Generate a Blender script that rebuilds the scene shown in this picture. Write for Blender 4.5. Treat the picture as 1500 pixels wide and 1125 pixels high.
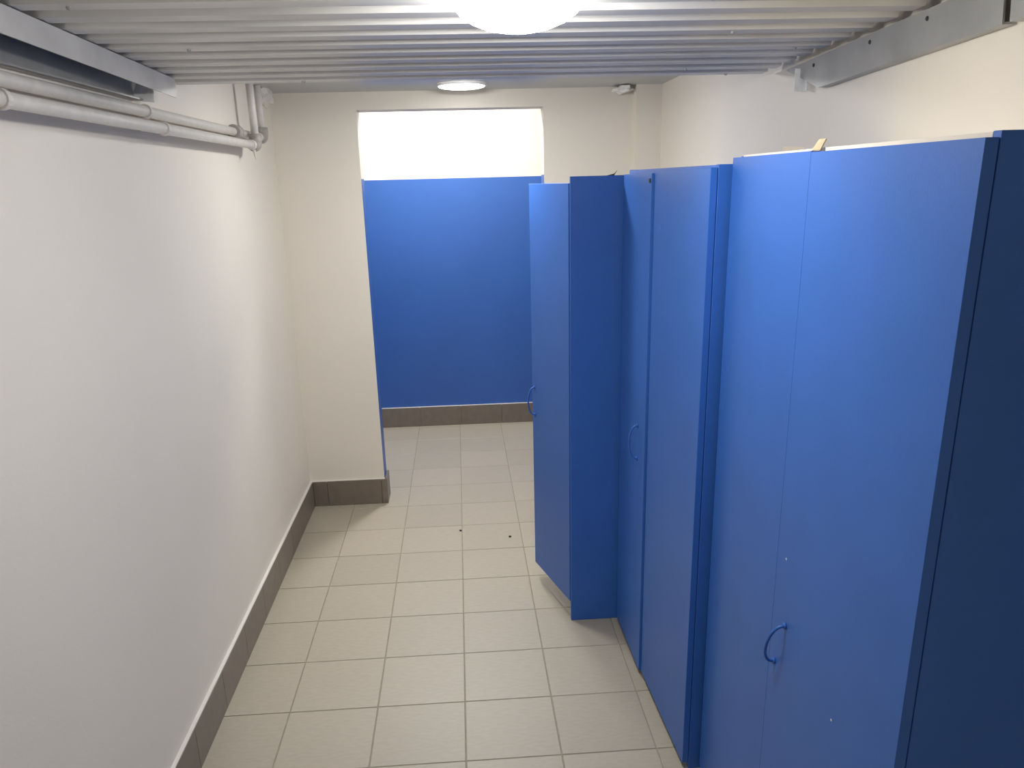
import bpy, bmesh, math, random
from mathutils import Vector, Matrix
random.seed(7)
for o in list(bpy.data.objects): bpy.data.objects.remove(o)
S = bpy.context.scene
C = S.collection

# ------------------------------------------------------------------ camera
F_PX, PITCH, YAW, ROLL, CAM_H, CY = 1173.377, 0.3088, 0.0588, -0.0259, 1.7159, 639.12
cp, sp, cy_, sy_ = math.cos(PITCH), math.sin(PITCH), math.cos(YAW), math.sin(YAW)
fw = Vector((sy_*cp, cy_*cp, -sp)); rt = Vector((cy_, -sy_, 0)); up = rt.cross(fw)
r2 = rt*math.cos(ROLL) + up*math.sin(ROLL); u2 = -rt*math.sin(ROLL) + up*math.cos(ROLL)
cd = bpy.data.cameras.new('camera'); cam = bpy.data.objects.new('camera', cd); C.objects.link(cam)
cd.sensor_fit = 'HORIZONTAL'; cd.sensor_width = 36.0; cd.lens = F_PX/1500*36
cd.shift_y = (CY-562.5)/1500; cd.clip_start = 0.02; cd.clip_end = 100
cam.matrix_world = Matrix(((r2.x, u2.x, -fw.x, 0), (r2.y, u2.y, -fw.y, 0), (r2.z, u2.z, -fw.z, CAM_H), (0, 0, 0, 1)))
S.camera = cam

# ------------------------------------------------------------------ world, view
w = bpy.data.worlds.new('world'); S.world = w; w.use_nodes = True
w.node_tree.nodes['Background'].inputs[0].default_value = (0.9, 0.95, 1, 1)
w.node_tree.nodes['Background'].inputs[1].default_value = 0.03
S.view_settings.view_transform = 'Standard'; S.view_settings.look = 'None'
S.view_settings.gamma = 1; S.view_settings.use_curve_mapping = False
S.view_settings.exposure = 0.22
LAMP_MAIN, LAMP_EDGE, LAMP_FAR, LAMP_BACK, FILL_REAR = 64.0, 112.0, 6.0, 215.0, 28.0     # emission of the LED diffusers and of the added rear fill

# ------------------------------------------------------------------ materials
M = {}
def lin(c): return tuple(((v/255+0.055)/1.055)**2.4 if v/255 > 0.04045 else v/255/12.92 for v in c)
def mat(name, col, rough=0.5, metal=0.0, var=0.06, vscale=6.0, bump=0.0, bscale=60.0, stretch=(1, 1, 1), rnd=0.0, spec=0.5, coat=0.0):
    m = bpy.data.materials.new(name); m.use_nodes = True; M[name] = m
    nt = m.node_tree; N = nt.nodes; L = nt.links; b = N['Principled BSDF']
    b.inputs['Roughness'].default_value = rough; b.inputs['Metallic'].default_value = metal
    b.inputs['Specular IOR Level'].default_value = spec
    tc = N.new('ShaderNodeTexCoord'); mp = N.new('ShaderNodeMapping'); mp.inputs['Scale'].default_value = stretch
    L.new(tc.outputs['Object'], mp.inputs['Vector'])
    n = N.new('ShaderNodeTexNoise'); n.inputs['Scale'].default_value = vscale; n.inputs['Detail'].default_value = 5
    L.new(mp.outputs['Vector'], n.inputs['Vector'])
    r = N.new('ShaderNodeMapRange'); r.inputs['From Min'].default_value = 0.3; r.inputs['From Max'].default_value = 0.7
    r.inputs['To Min'].default_value = 1-var; r.inputs['To Max'].default_value = 1+var
    L.new(n.outputs['Fac'], r.inputs['Value'])
    hsv = N.new('ShaderNodeHueSaturation'); hsv.inputs['Color'].default_value = (*col, 1)
    val = r.outputs['Result']
    if rnd:
        oi = N.new('ShaderNodeObjectInfo'); r3 = N.new('ShaderNodeMapRange')
        r3.inputs['To Min'].default_value = 1-rnd; r3.inputs['To Max'].default_value = 1+rnd
        L.new(oi.outputs['Random'], r3.inputs['Value'])
        mu = N.new('ShaderNodeMath'); mu.operation = 'MULTIPLY'
        L.new(val, mu.inputs[0]); L.new(r3.outputs['Result'], mu.inputs[1]); val = mu.outputs[0]
    L.new(val, hsv.inputs['Value']); L.new(hsv.outputs['Color'], b.inputs['Base Color'])
    if bump:
        n2 = N.new('ShaderNodeTexNoise'); n2.inputs['Scale'].default_value = bscale; n2.inputs['Detail'].default_value = 4
        L.new(mp.outputs['Vector'], n2.inputs['Vector'])
        bp = N.new('ShaderNodeBump'); bp.inputs['Strength'].default_value = bump; bp.inputs['Distance'].default_value = 0.004
        L.new(n2.outputs['Fac'], bp.inputs['Height']); L.new(bp.outputs['Normal'], b.inputs['Normal'])
    return m
def emit(name, col, s):
    m = bpy.data.materials.new(name); m.use_nodes = True; M[name] = m
    b = m.node_tree.nodes['Principled BSDF']; b.inputs['Base Color'].default_value = (0.9, 0.9, 0.9, 1)
    b.inputs['Emission Color'].default_value = (*col, 1); b.inputs['Emission Strength'].default_value = s
mat('white_paint', (0.82, 0.768, 0.68), 0.55, var=0.025, vscale=1.6, bump=0.08, bscale=140)
mat('blue_wall_paint', (0.038, 0.125, 0.42), 0.42, var=0.05, vscale=2.5, bump=0.08, bscale=120)
mat('blue_laminate', (0.034, 0.132, 0.475), 0.42, var=0.05, vscale=5, bump=0.05, bscale=220, spec=0.38)
mat('cream_edge', (0.78, 0.70, 0.58), 0.6)
mat('tile', (0.425, 0.38, 0.30), 0.42, var=0.05, vscale=30, bump=0.12, bscale=260, stretch=(1, 3, 1), rnd=0.04)
mat('grout', (0.33, 0.29, 0.225), 0.9, var=0.12, vscale=20)
mat('brown_tile', (0.20, 0.165, 0.13), 0.38, var=0.08, vscale=25, bump=0.08, bscale=200, rnd=0.07)
mat('white_sealant', (0.78, 0.74, 0.68), 0.6)
mat('galvanised', (0.66, 0.65, 0.625), 0.42, 0.28, var=0.10, vscale=9, bump=0.05, bscale=40, stretch=(.3, 1, 1))
mat('galvanised_dull', (0.42, 0.43, 0.43), 0.45, 0.65, var=0.12, vscale=7, bump=0.05, bscale=40)
mat('bright_metal', (0.9, 0.9, 0.88), 0.35, 0.0, var=0.1, vscale=40, bump=0.5, bscale=50)
mat('grey_ceiling', (0.50, 0.52, 0.53), 0.35, 0.35, var=0.06, vscale=3, bump=0.05, bscale=12)
mat('pipe_paint', (0.74, 0.71, 0.66), 0.45, var=0.06, vscale=30, bump=0.1, bscale=90)
mat('pipe_fitting', (0.38, 0.36, 0.32), 0.5, var=0.15, vscale=40, bump=0.25, bscale=90)
mat('dark_steel', (0.06, 0.06, 0.06), 0.5, 0.5)
mat('lamp_body', (0.8, 0.8, 0.8), 0.4)
mat('cardboard', (0.50, 0.40, 0.25), 0.8, var=0.1, vscale=60)
mat('paper', (0.62, 0.57, 0.52), 0.8)
mat('crumb', (0.05, 0.04, 0.03), 0.9)
emit('lamp_main', (1.0, 0.985, 0.96), LAMP_MAIN)
emit('lamp_edge', (1.0, 0.985, 0.96), LAMP_EDGE)
emit('fill_rear', (1.0, 0.985, 0.96), FILL_REAR)
emit('lamp_far', (1.0, 0.985, 0.96), LAMP_FAR)
emit('lamp_back', (1.0, 0.98, 0.94), LAMP_BACK)

# ------------------------------------------------------------------ helpers
def box_bm(x0, x1, y0, y1, z0, z1, bm=None, mi=0):
    bm = bm or bmesh.new()
    v = [bm.verts.new(p) for p in ((x0, y0, z0), (x1, y0, z0), (x1, y1, z0), (x0, y1, z0), (x0, y0, z1), (x1, y0, z1), (x1, y1, z1), (x0, y1, z1))]
    for f in ((0, 3, 2, 1), (4, 5, 6, 7), (0, 1, 5, 4), (1, 2, 6, 5), (2, 3, 7, 6), (3, 0, 4, 7)):
        bm.faces.new([v[i] for i in f]).material_index = mi
    return bm
def obj(name, bm, material, parent=None, bevel=0.0, seg=1, smooth=False):
    if bevel:
        bmesh.ops.bevel(bm, geom=bm.edges[:], offset=bevel, segments=seg, affect='EDGES', clamp_overlap=True)
    bmesh.ops.recalc_face_normals(bm, faces=bm.faces)
    me = bpy.data.meshes.new(name); bm.to_mesh(me); bm.free()
    for mm in (material if isinstance(material, (list, tuple)) else [material]): me.materials.append(M[mm])
    if smooth:
        for p in me.polygons: p.use_smooth = True
    o = bpy.data.objects.new(name, me); C.objects.link(o)
    if parent: o.parent = parent
    return o
def bx(name, x0, x1, y0, y1, z0, z1, material, parent=None, bevel=0.0, seg=1):
    return obj(name, box_bm(x0, x1, y0, y1, z0, z1), material, parent, bevel, seg)
def tag(o, label, cat, group=None):
    o['label'] = label; o['category'] = cat
    if group: o['group'] = group
    return o
def struct(o): o['kind'] = 'structure'; return o
def empty(name, loc, rz=0):
    o = bpy.data.objects.new(name, None); C.objects.link(o); o.location = loc; o.rotation_euler = (0, 0, rz); o.empty_display_size = 0.05
    return o
def tube_bm(path, rad, n=14, bm=None, cap=True):
    """tube along a list of points; rad a number or one per point"""
    bm = bm or bmesh.new(); P = [Vector(p) for p in path]; rings = []
    ref = None
    for i, p in enumerate(P):
        d = (P[min(i+1, len(P)-1)] - P[max(i-1, 0)]).normalized()
        if ref is None: ref = Vector((0, 0, 1)) if abs(d.z) < 0.9 else Vector((1, 0, 0))
        a = (ref - d*ref.dot(d)).normalized(); b = d.cross(a); ref = a
        r = rad[i] if isinstance(rad, (list, tuple)) else rad
        rings.append([bm.verts.new(p + a*r*math.cos(2*math.pi*k/n) + b*r*math.sin(2*math.pi*k/n)) for k in range(n)])
    for A, B in zip(rings, rings[1:]):
        for k in range(n): bm.faces.new((A[k], A[(k+1) % n], B[(k+1) % n], B[k]))
    if cap: bm.faces.new(rings[0][::-1]); bm.faces.new(rings[-1])
    return bm
def lathe_bm(prof, n=40):
    bm = bmesh.new(); rings = []
    for r, z in prof:
        rings.append([bm.verts.new((r*math.cos(2*math.pi*k/n), r*math.sin(2*math.pi*k/n), z)) for k in range(n)] if r > 1e-6 else [bm.verts.new((0, 0, z))])
    for A, B in zip(rings, rings[1:]):
        for k in range(n):
            if len(A) == 1: bm.faces.new((A[0], B[(k+1) % n], B[k]))
            elif len(B) == 1: bm.faces.new((A[k], A[(k+1) % n], B[0]))
            else: bm.faces.new((A[k], A[(k+1) % n], B[(k+1) % n], B[k]))
    return bm
def lump_bm(cx, cy, cz, sx, sy, sz, seed, jit=0.35):
    bm = bmesh.new(); bmesh.ops.create_icosphere(bm, subdivisions=2, radius=1); rr = random.Random(seed)
    for v in bm.verts:
        k = 1 + jit*(rr.random()-0.5)*2
        v.co = Vector((cx+v.co.x*sx*k, cy+v.co.y*sy*k, cz+v.co.z*sz*k))
    return bm

# ------------------------------------------------------------------ room dimensions (metres, camera above the origin)
XL, XR = -0.882, 1.02            # side walls
YF, YFB = 4.248, 4.385           # partition with the opening: front and rear face
YB = 5.722                       # rear wall beyond the opening
Y0 = -1.60                       # wall behind the camera
OXL, OXR, OZ = -0.472, 0.447, 2.062   # opening
ZC = 2.145                       # ceiling
ZCB = 2.60                       # ceiling of the space beyond
BXL, BXR = -1.75, 1.75
DADO = 1.742

# ------------------------------------------------------------------ floor
floor = struct(bx('floor', BXL-.1, BXR+.1, Y0-.1, YB+.1, -0.12, -0.0025, 'grout'))
TX0, TY0, T, G = -0.0466, 2.075, 0.30, 0.0042
tile_bm = box_bm(-T/2+G/2, T/2-G/2, -T/2+G/2, T/2-G/2, -0.010, 0)
bmesh.ops.bevel(tile_bm, geom=[e for e in tile_bm.edges if all(v.co.z > -0.001 for v in e.verts)], offset=0.0012, segments=1, affect='EDGES')
bmesh.ops.recalc_face_normals(tile_bm, faces=tile_bm.faces)
tile_me = bpy.data.meshes.new('floor_tile'); tile_bm.to_mesh(tile_me); tile_bm.free(); tile_me.materials.append(M['tile'])
def lay(xa, xb, ya, yb):
    i0, i1 = math.floor((xa-TX0)/T), math.ceil((xb-TX0)/T); j0, j1 = math.floor((ya-TY0)/T), math.ceil((yb-TY0)/T)
    for i in range(i0, i1):
        for j in range(j0, j1):
            a, b, c, d = TX0+i*T, TX0+(i+1)*T, TY0+j*T, TY0+(j+1)*T
            x0, x1, y0, y1 = max(a, xa), min(b, xb), max(c, ya), min(d, yb)
            if x1-x0 < 0.012 or y1-y0 < 0.012: continue
            if x1-x0 > T-1e-4 and y1-y0 > T-1e-4:
                o = bpy.data.objects.new('floor_tile', tile_me); C.objects.link(o); o.parent = floor
                o.location = ((a+b)/2, (c+d)/2, random.uniform(-0.0006, 0))
            else:
                bx('floor_tile', x0+G/2, x1-G/2, y0+G/2, y1-G/2, -0.010, 0, 'tile', floor)
lay(XL, XR, -0.325, 4.175)
lay(-1.25, 1.15, 4.175, YB)
struct(bx('floor', XL, XR, Y0, -0.327, -0.0025, 0, 'tile'))

# ------------------------------------------------------------------ walls
struct(bx('wall_left', XL-0.12, XL, Y0, YF, 0, ZC, 'white_paint'))
struct(bx('wall_right', XR, XR+0.12, Y0, YF, 0, ZC, 'white_paint'))
struct(bx('wall_behind', XL-0.12, XR+0.12, Y0-0.12, Y0, 0, ZC, 'white_paint'))
bm = bmesh.new()
def wall_piece(x0, x1, z0, z1, mats):
    """box piece of the partition; mats = material index of (front, rear, left, right)"""
    n0 = len(bm.faces); box_bm(x0, x1, YF, YFB, z0, z1, bm); bm.faces.ensure_lookup_table()
    for f in bm.faces[n0:]:
        f.normal_update(); n = f.normal
        f.material_index = mats[0] if n.y < -.5 else mats[1] if n.y > .5 else mats[2] if n.x < -.5 else mats[3] if n.x > .5 else 0
wall_piece(BXL-.12, OXL, 0, DADO, (0, 1, 0, 1)); wall_piece(BXL-.12, OXL, DADO, ZCB, (0, 0, 0, 0))
wall_piece(OXR, BXR+.12, 0, DADO, (0, 1, 1, 0)); wall_piece(OXR, BXR+.12, DADO, ZCB, (0, 0, 0, 0))
wall_piece(OXL, OXR, OZ, ZCB, (0, 0, 0, 0))
struct(obj('wall_far', bm, ['white_paint', 'blue_wall_paint']))
struct(bx('trim_1', 0.893, XR, 4.160, YF, 0, ZC, 'white_paint'))          # pilaster in the corner
bm = box_bm(BXL-.12, BXR+.12, YB, YB+.12, 0, DADO, mi=1); box_bm(BXL-.12, BXR+.12, YB, YB+.12, DADO, ZCB, bm, 0)
struct(obj('wall_back', bm, ['white_paint', 'blue_wall_paint']))
for nm, x in (('wall_back_left', BXL-.12), ('wall_back_right', BXR)):
    bm = box_bm(x, x+.12, YFB, YB, 0, DADO, mi=1); box_bm(x, x+.12, YFB, YB, DADO, ZCB, bm, 0)
    struct(obj(nm, bm, ['white_paint', 'blue_wall_paint']))
struct(bx('ceiling', XL-.12, XR+.12, Y0-.12, YF, ZC, ZC+.1, 'grey_ceiling'))
struct(bx('ceiling', BXL-.12, BXR+.12, YFB-.05, YB+.12, ZCB, ZCB+.1, 'white_paint'))

# ------------------------------------------------------------------ tiled baseboards
BH = 0.145
def board(name, pieces, seal):
    root = struct(obj(name, seal, ['white_sealant', 'brown_tile']))
    for (x0, x1, y0, y1) in pieces:
        bx('baseboard_tile', x0, x1, y0, y1, 0, BH, 'brown_tile', root, 0.0008)
def runs(a, b, off):
    out = []; k = math.floor((a-off)/T)
    while off+k*T < b:
        s, e = max(a, off+k*T), min(b, off+(k+1)*T); k += 1
        if e-s > 0.01: out.append((s+0.0011, e-0.0011))
    return out
board('baseboard_left', [(XL+.002, XL+.014, s, e) for s, e in runs(Y0, YF-.014, 2.12)], box_bm(XL, XL+.008, Y0, YF, 0, BH-.008, box_bm(XL, XL+.012, Y0, YF, BH-.008, BH+.004), 1))
board('baseboard_far', [(s, e, YF-.014, YF-.002) for s, e in runs(XL+.014, OXL+.012, -0.79)] + [(OXL+.002, OXL+.014, YF-.0125, YFB)],
      box_bm(XL+.012, OXL+.002, YF-.008, YF, 0, BH-.008, box_bm(XL+.012, OXL+.002, YF-.012, YF, BH-.008, BH+.003), 1))
board('baseboard_far_right', [(s, e, YF-.014, YF-.002) for s, e in runs(OXR-.012, 0.89, 0.25)] + [(OXR-.014, OXR-.002, YF-.0125, YFB)],
      box_bm(OXR, 0.892, YF-.012, YF, BH-.008, BH+.003))
board('baseboard_back', [(s, e, YB-.014, YB-.002) for s, e in runs(-1.3, 1.2, -0.035)], box_bm(-1.3, 1.2, YB-.008, YB, 0, BH-.008, box_bm(-1.3, 1.2, YB-.012, YB, BH-.008, BH+.003), 1))

# ------------------------------------------------------------------ corrugated deck under the ceiling
DZ, PER, DEP = 2.022, 0.110, 0.021
YP, SLOPE = 2.60, 0.022            # the deck rises slightly towards the camera
def deck_z(y): return DZ + SLOPE*(YP-y)
deck = empty('corrugated_deck', (0, YP, DZ)); deck.rotation_euler = (-math.atan(SLOPE), 0, 0)
tag(deck, 'corrugated galvanised steel deck hung below the grey ceiling, ribs running wall to wall', 'metal deck')
def deck_sheet(x0, x1, y_end, nper, lift):
    bm = bmesh.new(); prof = []; y = y_end-YP
    for k in range(nper):                       # from the far edge towards the camera: low flat, slope, high flat, slope
        prof += [(y, lift), (y-0.048, lift), (y-0.060, lift+DEP), (y-0.098, lift+DEP)]; y -= PER
    prof.append((y, lift)); rows = []
    for x in (x0, x1): rows.append([bm.verts.new((x, a, b)) for a, b in prof])
    for k in range(len(prof)-1): bm.faces.new((rows[0][k], rows[0][k+1], rows[1][k+1], rows[1][k]))
    o = obj('corrugated_sheet', bm, 'galvanised', deck)
    m = o.modifiers.new('thick', 'SOLIDIFY'); m.thickness = 0.0012; m.offset = 1
    return o
deck_sheet(-0.835, 0.985, 2.715, 13, 0)
deck_sheet(-0.835, 0.985, 2.715-12*PER+.05-.05, 13, 0.0016)
deck_sheet(-0.835, 0.985, 2.715-24*PER, 13, 0.0030)
scr = lathe_bm([(0, 0.001), (0.005, 0.001), (0.005, -0.002), (0.0035, -0.005), (0, -0.006)], 8)
s0 = obj('screw_head', scr, 'dark_steel', deck); s0.data.materials[0] = M['galvanised_dull']; spots = [(-0.62, 2.14), (-0.45, 2.69), (0.66, 2.03), (0.70, 2.58), (0.86, 2.69), (-0.70, 1.70), (0.9, 2.25)]
for i, (x, y) in enumerate(spots):
    k = math.floor((2.715-y)/PER); yy = 2.715-k*PER-0.024
    o = s0 if i == 0 else s0.copy()
    if i: C.objects.link(o); o.parent = deck
    o.location = (x, yy-YP, 0)

# steel channels that carry the deck
ch = empty('steel_channel', (XL, 2.0, 1.955)); tag(ch, 'dark grey steel wall channel above the white pipes, shaded by the pale deck edge strip', 'steel channel')
def rel(o, root): o.location = tuple(-v for v in root.location); return o
rel(bx('web', XL, XL+.004, Y0, 2.46, 1.953, 2.075, 'galvanised_dull', ch), ch)
rel(bx('flange', XL+.004, XL+.028, Y0, 2.46, 1.953, 1.957, 'galvanised_dull', ch), ch)
bm = bmesh.new(); vs = []
pts = [(-.002, 1.955), (-.012, 1.968), (-.004, 1.982), (.003, 1.998), (.034, 2.0), (.046, 1.978), (.045, 1.948), (.012, 1.950)]
f = [bm.verts.new((XL+.012+a, 2.462, b)) for a, b in pts]; fc = bm.faces.new(f)
r = bmesh.ops.extrude_face_region(bm, geom=[fc])
for v in r['geom']:
    if isinstance(v, bmesh.types.BMVert): v.co.y += 0.004
t = rel(obj('end_tab', bm, 'bright_metal', ch), ch); t['label'] = 'bright torn metal end tab'
ed = empty('deck_edge_strip', (-0.80, YP, 1.97)); ed.rotation_euler = deck.rotation_euler; tag(ed, 'pale steel edge strip of the corrugated deck along the wall with pipes', 'steel strip')
rel(bx('face', -0.800, -0.797, Y0, 2.575, 1.968, 2.0165, 'galvanised', ed), ed)
rel(bx('lower_flange', -0.850, -0.800, Y0, 2.575, 1.998, 2.001, 'galvanised_dull', ed), ed)
rel(bx('upper_flange', XL+.004, -0.797, Y0, 2.575, 2.0165, 2.0195, 'galvanised', ed), ed)
def right_channel(y0, y1, label):
    c = empty('deck_support_channel', (0.99, 2.45, 1.94)); c.rotation_euler = (-0.034, 0, 0); tag(c, label, 'steel channel')
    bm = bmesh.new()
    prof = [(0.988, 2.010), (XR, 2.010), (XR, 2.006), (0.992, 2.006), (0.9965, 1.935), (XR, 1.935), (XR, 1.931), (0.9925, 1.931)]
    A = [bm.verts.new((a, y0, b)) for a, b in prof]; B = [bm.verts.new((a, y1 + (0.05 if b > 2 else -0.17) if y1 > 2 else y1, b)) for a, b in prof]
    n = len(prof)
    for k in range(n): bm.faces.new((A[k], A[(k+1) % n], B[(k+1) % n], B[k]))
    bm.faces.new(A[::-1]); bm.faces.new(B)
    rel(obj('profile', bm, 'galvanised_dull', c), c)
    return c
rc = right_channel(1.535, 2.47, 'broad grey steel channel under the deck along the wall above the lockers')
rc2 = right_channel(Y0, 1.515, 'steel channel length continuing the deck support back past the dark joint')
for y in (1.78, 2.02, 2.33):
    o = obj('screw_head', lathe_bm([(0, 0.001), (0.006, 0.001), (0.006, 0), (0.004, 0.004), (0, 0.005)], 8), 'dark_steel', rc)
    o.rotation_euler = (0, -math.pi/2, 0); o.location = (0.0005, y-2.45, 0.052)
bm = box_bm(0.975, 1.008, 2.42, 2.424, 1.938, 1.998); box_bm(1.004, 1.008, 2.40, 2.42, 1.938, 1.998, bm)
t = rel(obj('end_tab', bm, 'bright_metal', rc), rc); t['label'] = 'bright bent metal tab hanging at the channel end'

# ------------------------------------------------------------------ pipes on the left wall
def elbow(p, d1, d2, R=0.03, n=6):
    p, d1, d2 = Vector(p), Vector(d1), Vector(d2)
    c = p + (-d1 + d2)*R
    return [c + (d1*math.sin(a) - d2*math.cos(a))*R for a in [math.pi/2*k/n for k in range(n+1)]]
PX = XL+.026
def pipe(label, z, y_end, ry, sock_y, x):
    root = empty('water_pipe', (x, 2.0, z)); tag(root, label, 'pipe')
    e = elbow((x, ry, z), (0, 1, 0), (0, 0, 1), 0.026)
    rel(obj('pipe_run', tube_bm([(x, Y0, z), (x, ry-.026, z)], 0.0155), 'pipe_paint', root, smooth=True), root)
    rel(obj('elbow', tube_bm([(x, ry-.045, z)] + e + [(x, ry, z+.045)], 0.025), 'pipe_fitting', root, smooth=True), root)
    rel(obj('riser', tube_bm([(x, ry, z+.03), (x, ry, ZC)], 0.0155), 'pipe_paint', root, smooth=True), root)
    if sock_y:
        rel(obj('coupling', tube_bm([(x, sock_y-.035, z), (x, sock_y-.033, z), (x, sock_y+.033, z), (x, sock_y+.035, z)], [.018, .027, .027, .018]), 'pipe_fitting', root, smooth=False), root)
    for yc in (1.62, 2.47):
        b = tube_bm([(x, yc-.008, z), (x, yc+.008, z)], 0.0195); box_bm(XL, x, yc-.008, yc+.008, z-.006, z+.006, b)
        rel(obj('pipe_clip', b, 'pipe_paint', root), root)
    for yy, rr in ((ry-.085, .0195),):
        rel(obj('collar', tube_bm([(x, yy-.012, z), (x, yy+.012, z)], rr), 'pipe_paint', root), root)
    return root
pipe('upper of two white painted wall pipes, with grey coupling before the corner riser', 1.925, 3.9, 3.90, 3.43, PX)
lower = pipe('lower of two white painted wall pipes, turning up at a grey elbow', 1.8795, 3.7, 3.57, None, PX+.042)
drip = tube_bm([(PX+.042, 3.525, 1.862), (PX+.042, 3.53, 1.842), (PX+.042, 3.535, 1.824)], [.007, .005, .001], 6)
rel(obj('paint_drip', drip, 'pipe_paint', lower), lower)
tag(obj('sealant_lump', lump_bm(XL+.03, 4.03, 2.105, .03, .05, .042, 5), 'white_sealant'), 'lumpy pale sealant in the ceiling corner behind the pipe risers', 'sealant')
tag(obj('foil_scrap', lump_bm(0.835, 4.19, 2.128, .05, .055, .018, 9, .5), 'bright_metal'), 'crumpled bright foil scrap at the grey ceiling beside the corner pilaster', 'foil')

# ------------------------------------------------------------------ lamps
def lamp(loc, r, h, em, label):
    root = empty('ceiling_lamp', loc); tag(root, label, 'lamp')
    obj('base', lathe_bm([(0, 0), (r, 0), (r, -0.010), (r*.93, -0.012), (0, -0.012)]), 'lamp_body', root)
    prof = [(r*.93, -0.0122)] + [(r*.93*math.cos(a), -0.0122-(h-.0122)*math.sin(a)) for a in [math.pi/2*k/6 for k in range(1, 6)]] + [(0, -h)]
    obj('diffuser', lathe_bm(prof), em, root, smooth=True)
    return root
lamp((0.125, 1.60, deck_z(1.60)+.001), 0.132, 0.074, 'lamp_main', 'blinding round LED lamp under the corrugated deck')
lamp((0.10, -0.75, deck_z(-0.75)+.001), 0.125, 0.060, 'fill_rear', 'added dim fill light, out of view, under the deck towards the rear wall')  # unseen fill, added to brighten the locker sides that face the camera
lamp((0.045, 3.99, ZC), 0.115, 0.024, 'lamp_far', 'flat round LED lamp on the grey ceiling strip above the opening')
lamp((0.03, 3.30, ZC), 0.115, 0.045, 'lamp_edge', 'round LED lamp on the grey ceiling just past the far edge of the deck')
lamp((-0.12, 5.02, ZCB), 0.13, 0.05, 'lamp_back', 'round LED lamp on the ceiling behind the opening')

# ------------------------------------------------------------------ lockers
def handle_bm(L=0.118, out=0.030, r=0.0035):
    """bow handle along z, standing off towards -x"""
    pts = [(0, 0, -L/2)] + [(-out*math.sin(math.pi*k/14)**.75, 0, -L/2*math.cos(math.pi*k/14)) for k in range(1, 14)] + [(0, 0, L/2)]
    bm = tube_bm(pts, r, 10)
    for s in (-1, 1): tube_bm([(0.0, 0, s*L/2), (-0.004, 0, s*L/2)], 0.0075, 10, bm)
    return bm
def add_handle(door, loc, tilt=0.0):
    h = obj('handle', handle_bm(), 'blue_laminate', door, smooth=True); h.location = loc; h.rotation_euler = (tilt, 0, 0)
    h['label'] = 'blue painted bow handle'
    return h
TH = 0.018
# two-door locker: local x = depth (0 at the front face of the doors), local y = along the front, from the near end
def locker2(origin, rz, width, seam, depth, z_top, z_door, z_bot, label, handle_door, hy, hz, tilt=0.0, edge='cream_edge', gap=.0012):
    root = empty('locker', (*origin, 0), rz); tag(root, label, 'locker', None)
    bl = 'blue_laminate'
    for y in (0, width-TH): bx('side_panel', TH+.0015, depth, y, y+TH, 0, z_top - (0.003 if y and edge == 'cream_edge' else 0), bl, root, .0008)
    t = bx('top_panel', TH+.0015, depth, TH, width-TH, z_top-TH, z_top-.001, edge, root)
    t['label'] = 'unpainted cream top board'
    bx('bottom_panel', TH+.0015, depth, TH, width-TH, .05, .05+TH, bl, root)
    bx('plinth', TH+.03, TH+.045, TH, width-TH, 0, .05, bl, root)
    bx('back_panel', depth-.005, depth, TH, width-TH, .05+TH, z_top-TH, bl, root)
    d = []
    for (a, b, zt) in ((0.001, seam-gap, z_door[0]), (seam+gap, width-.001, z_door[1])):
        d.append(bx('door', 0, TH, a, b, z_bot, zt, bl, root, min(.001, gap)))
    add_handle(d[handle_door], (0, hy, hz), tilt)
    return root, d
lc, dc = locker2((0.655, 1.012), 0, 0.950, 0.512, 0.362, 1.7605, (1.7525, 1.7545), 0.025,
                 'wide blue two-door locker with a cream top edge and cardboard scrap on top', 0, 0.462, 0.748, 0.35, gap=.0004)
lb, db = locker2((0.607, 1.975), math.radians(2.25), 0.868, 0.487, 0.405, 1.741, (1.734, 1.727), 0.022,
                 'blue two-door locker with a dark open seam, between the cream-topped and ajar lockers', 1, 0.585, 0.858, 0.0, 'blue_laminate', .0025)
db[1].rotation_euler = (0, 0, -0.020); db[1].location = (-0.867*0.020, 0.867*0.0002, 0)      # stands a little open
bx('latch', 0.0, 0.010, 0.493, 0.507, 1.700, 1.712, 'dark_steel', db[1]).location = (-0.004, 0.006, 0)
for i, (y, z) in enumerate(((1.478-1.012, 0.948), (1.223-1.012, 0.742))):
    o = obj('screw_cap', lathe_bm([(0, 0), (0.0026, 0), (0.0026, 0.0006), (0, 0.001)], 8), 'white_sealant', dc[0])
    o.rotation_euler = (0, -math.pi/2, 0); o.location = (0.0002, y, z)
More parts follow.
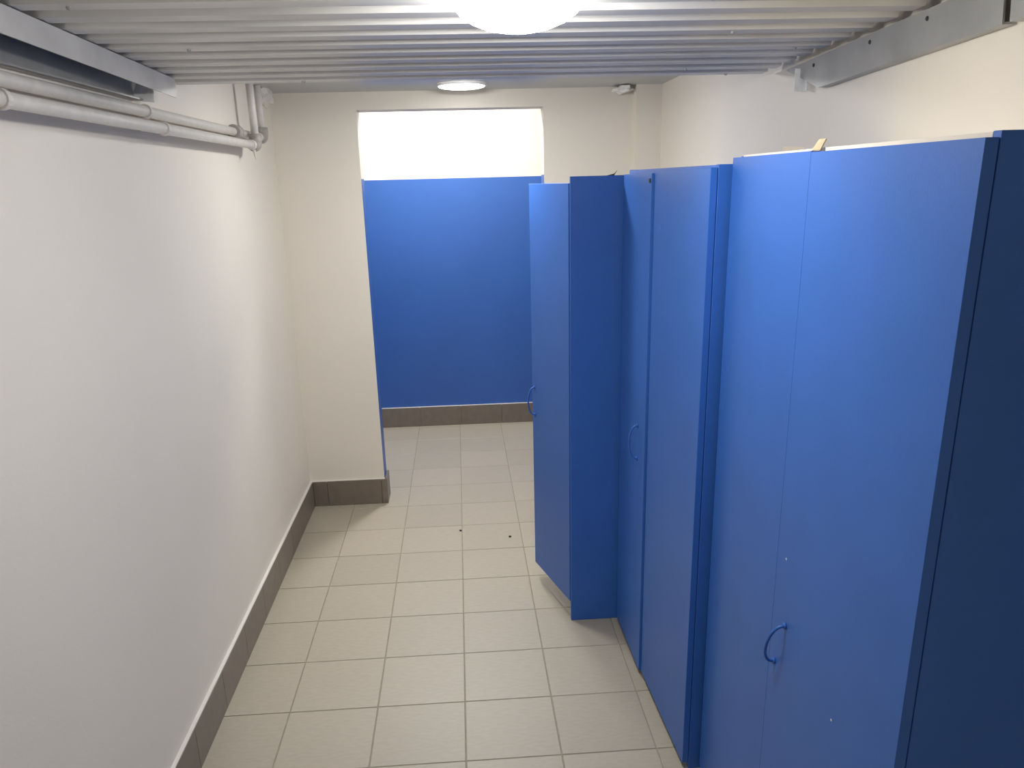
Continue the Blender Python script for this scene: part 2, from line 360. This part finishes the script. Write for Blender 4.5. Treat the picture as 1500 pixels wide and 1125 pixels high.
# single-door locker with its door ajar
la = empty('locker', (0.392, 2.868, 0)); tag(la, 'blue single-door locker jutting out into the aisle, its door slightly ajar', 'locker')
W, D = 0.405, 0.615
bx('side_panel', 0, D, 0, TH, 0, 1.725, 'blue_laminate', la, .0008)
bx('side_panel', 0, D, W-TH, W, 0, 1.688, 'blue_laminate', la, .0008)
bx('top_panel', 0, D, TH, W-TH, 1.67, 1.688, 'blue_laminate', la)
bx('bottom_panel', 0, D, TH, W-TH, .085, .103, 'blue_laminate', la)
bx('plinth', .05, .065, TH, W-TH, 0, .085, 'blue_laminate', la)
bx('back_panel', D-.005, D, TH, W-TH, .103, 1.67, 'blue_laminate', la)
bm = box_bm(0, TH, 0, 0.383, 0.079, 1.703)
dA = obj('door', bm, 'blue_laminate', la, .001)
dA.location = (-0.004, TH+.0015, 0); dA.rotation_euler = (0, 0, math.atan2(0.106, 0.369))
add_handle(dA, (0, 0.355, 0.835))

# ------------------------------------------------------------------ scraps on the lockers, crumbs on the floor
def scrap(name, verts, th, material, label, cat):
    bm = bmesh.new(); f = bm.faces.new([bm.verts.new(v) for v in verts]); f.normal_update(); n = f.normal.copy()
    r = bmesh.ops.extrude_face_region(bm, geom=[f])
    for v in r['geom']:
        if isinstance(v, bmesh.types.BMVert): v.co += n*th
    return tag(obj(name, bm, material), label, cat)
scrap('cardboard_scrap', [(0.662, 1.535, 1.755), (0.667, 1.510, 1.755), (0.675, 1.507, 1.774), (0.672, 1.53, 1.774)], .002, 'cardboard',
      'tan folded cardboard scrap wedged at the top of the cream-topped locker', 'cardboard')
scrap('paper_scrap', [(0.76, 2.02-.09, 1.7598), (0.80, 2.0-.09, 1.7598), (0.80, 2.0-.10, 1.774), (0.757, 2.02-.10, 1.776)], .0015, 'paper',
      'small pale paper scrap lying on top of the cream-topped locker', 'paper')
scrap('plastic_curl', [(0.520, 2.872, 1.7245), (0.545, 2.872, 1.7245), (0.549, 2.872, 1.731), (0.556, 2.874, 1.742), (0.545, 2.874, 1.730)], .002, 'dark_steel',
      'small dark curled sliver on top of the jutting locker', 'scrap')
for (x, y, lb_) in ((-0.055, 3.805, 'tiny dark crumb on the floor tiles near the grout line'), (0.195, 3.700, 'tiny dark crumb on the floor tiles towards the ajar locker')):
    tag(obj('crumb', lump_bm(x, y, .0035, .007, .006, .0035, int(y*10)), 'crumb'), lb_, 'crumb')
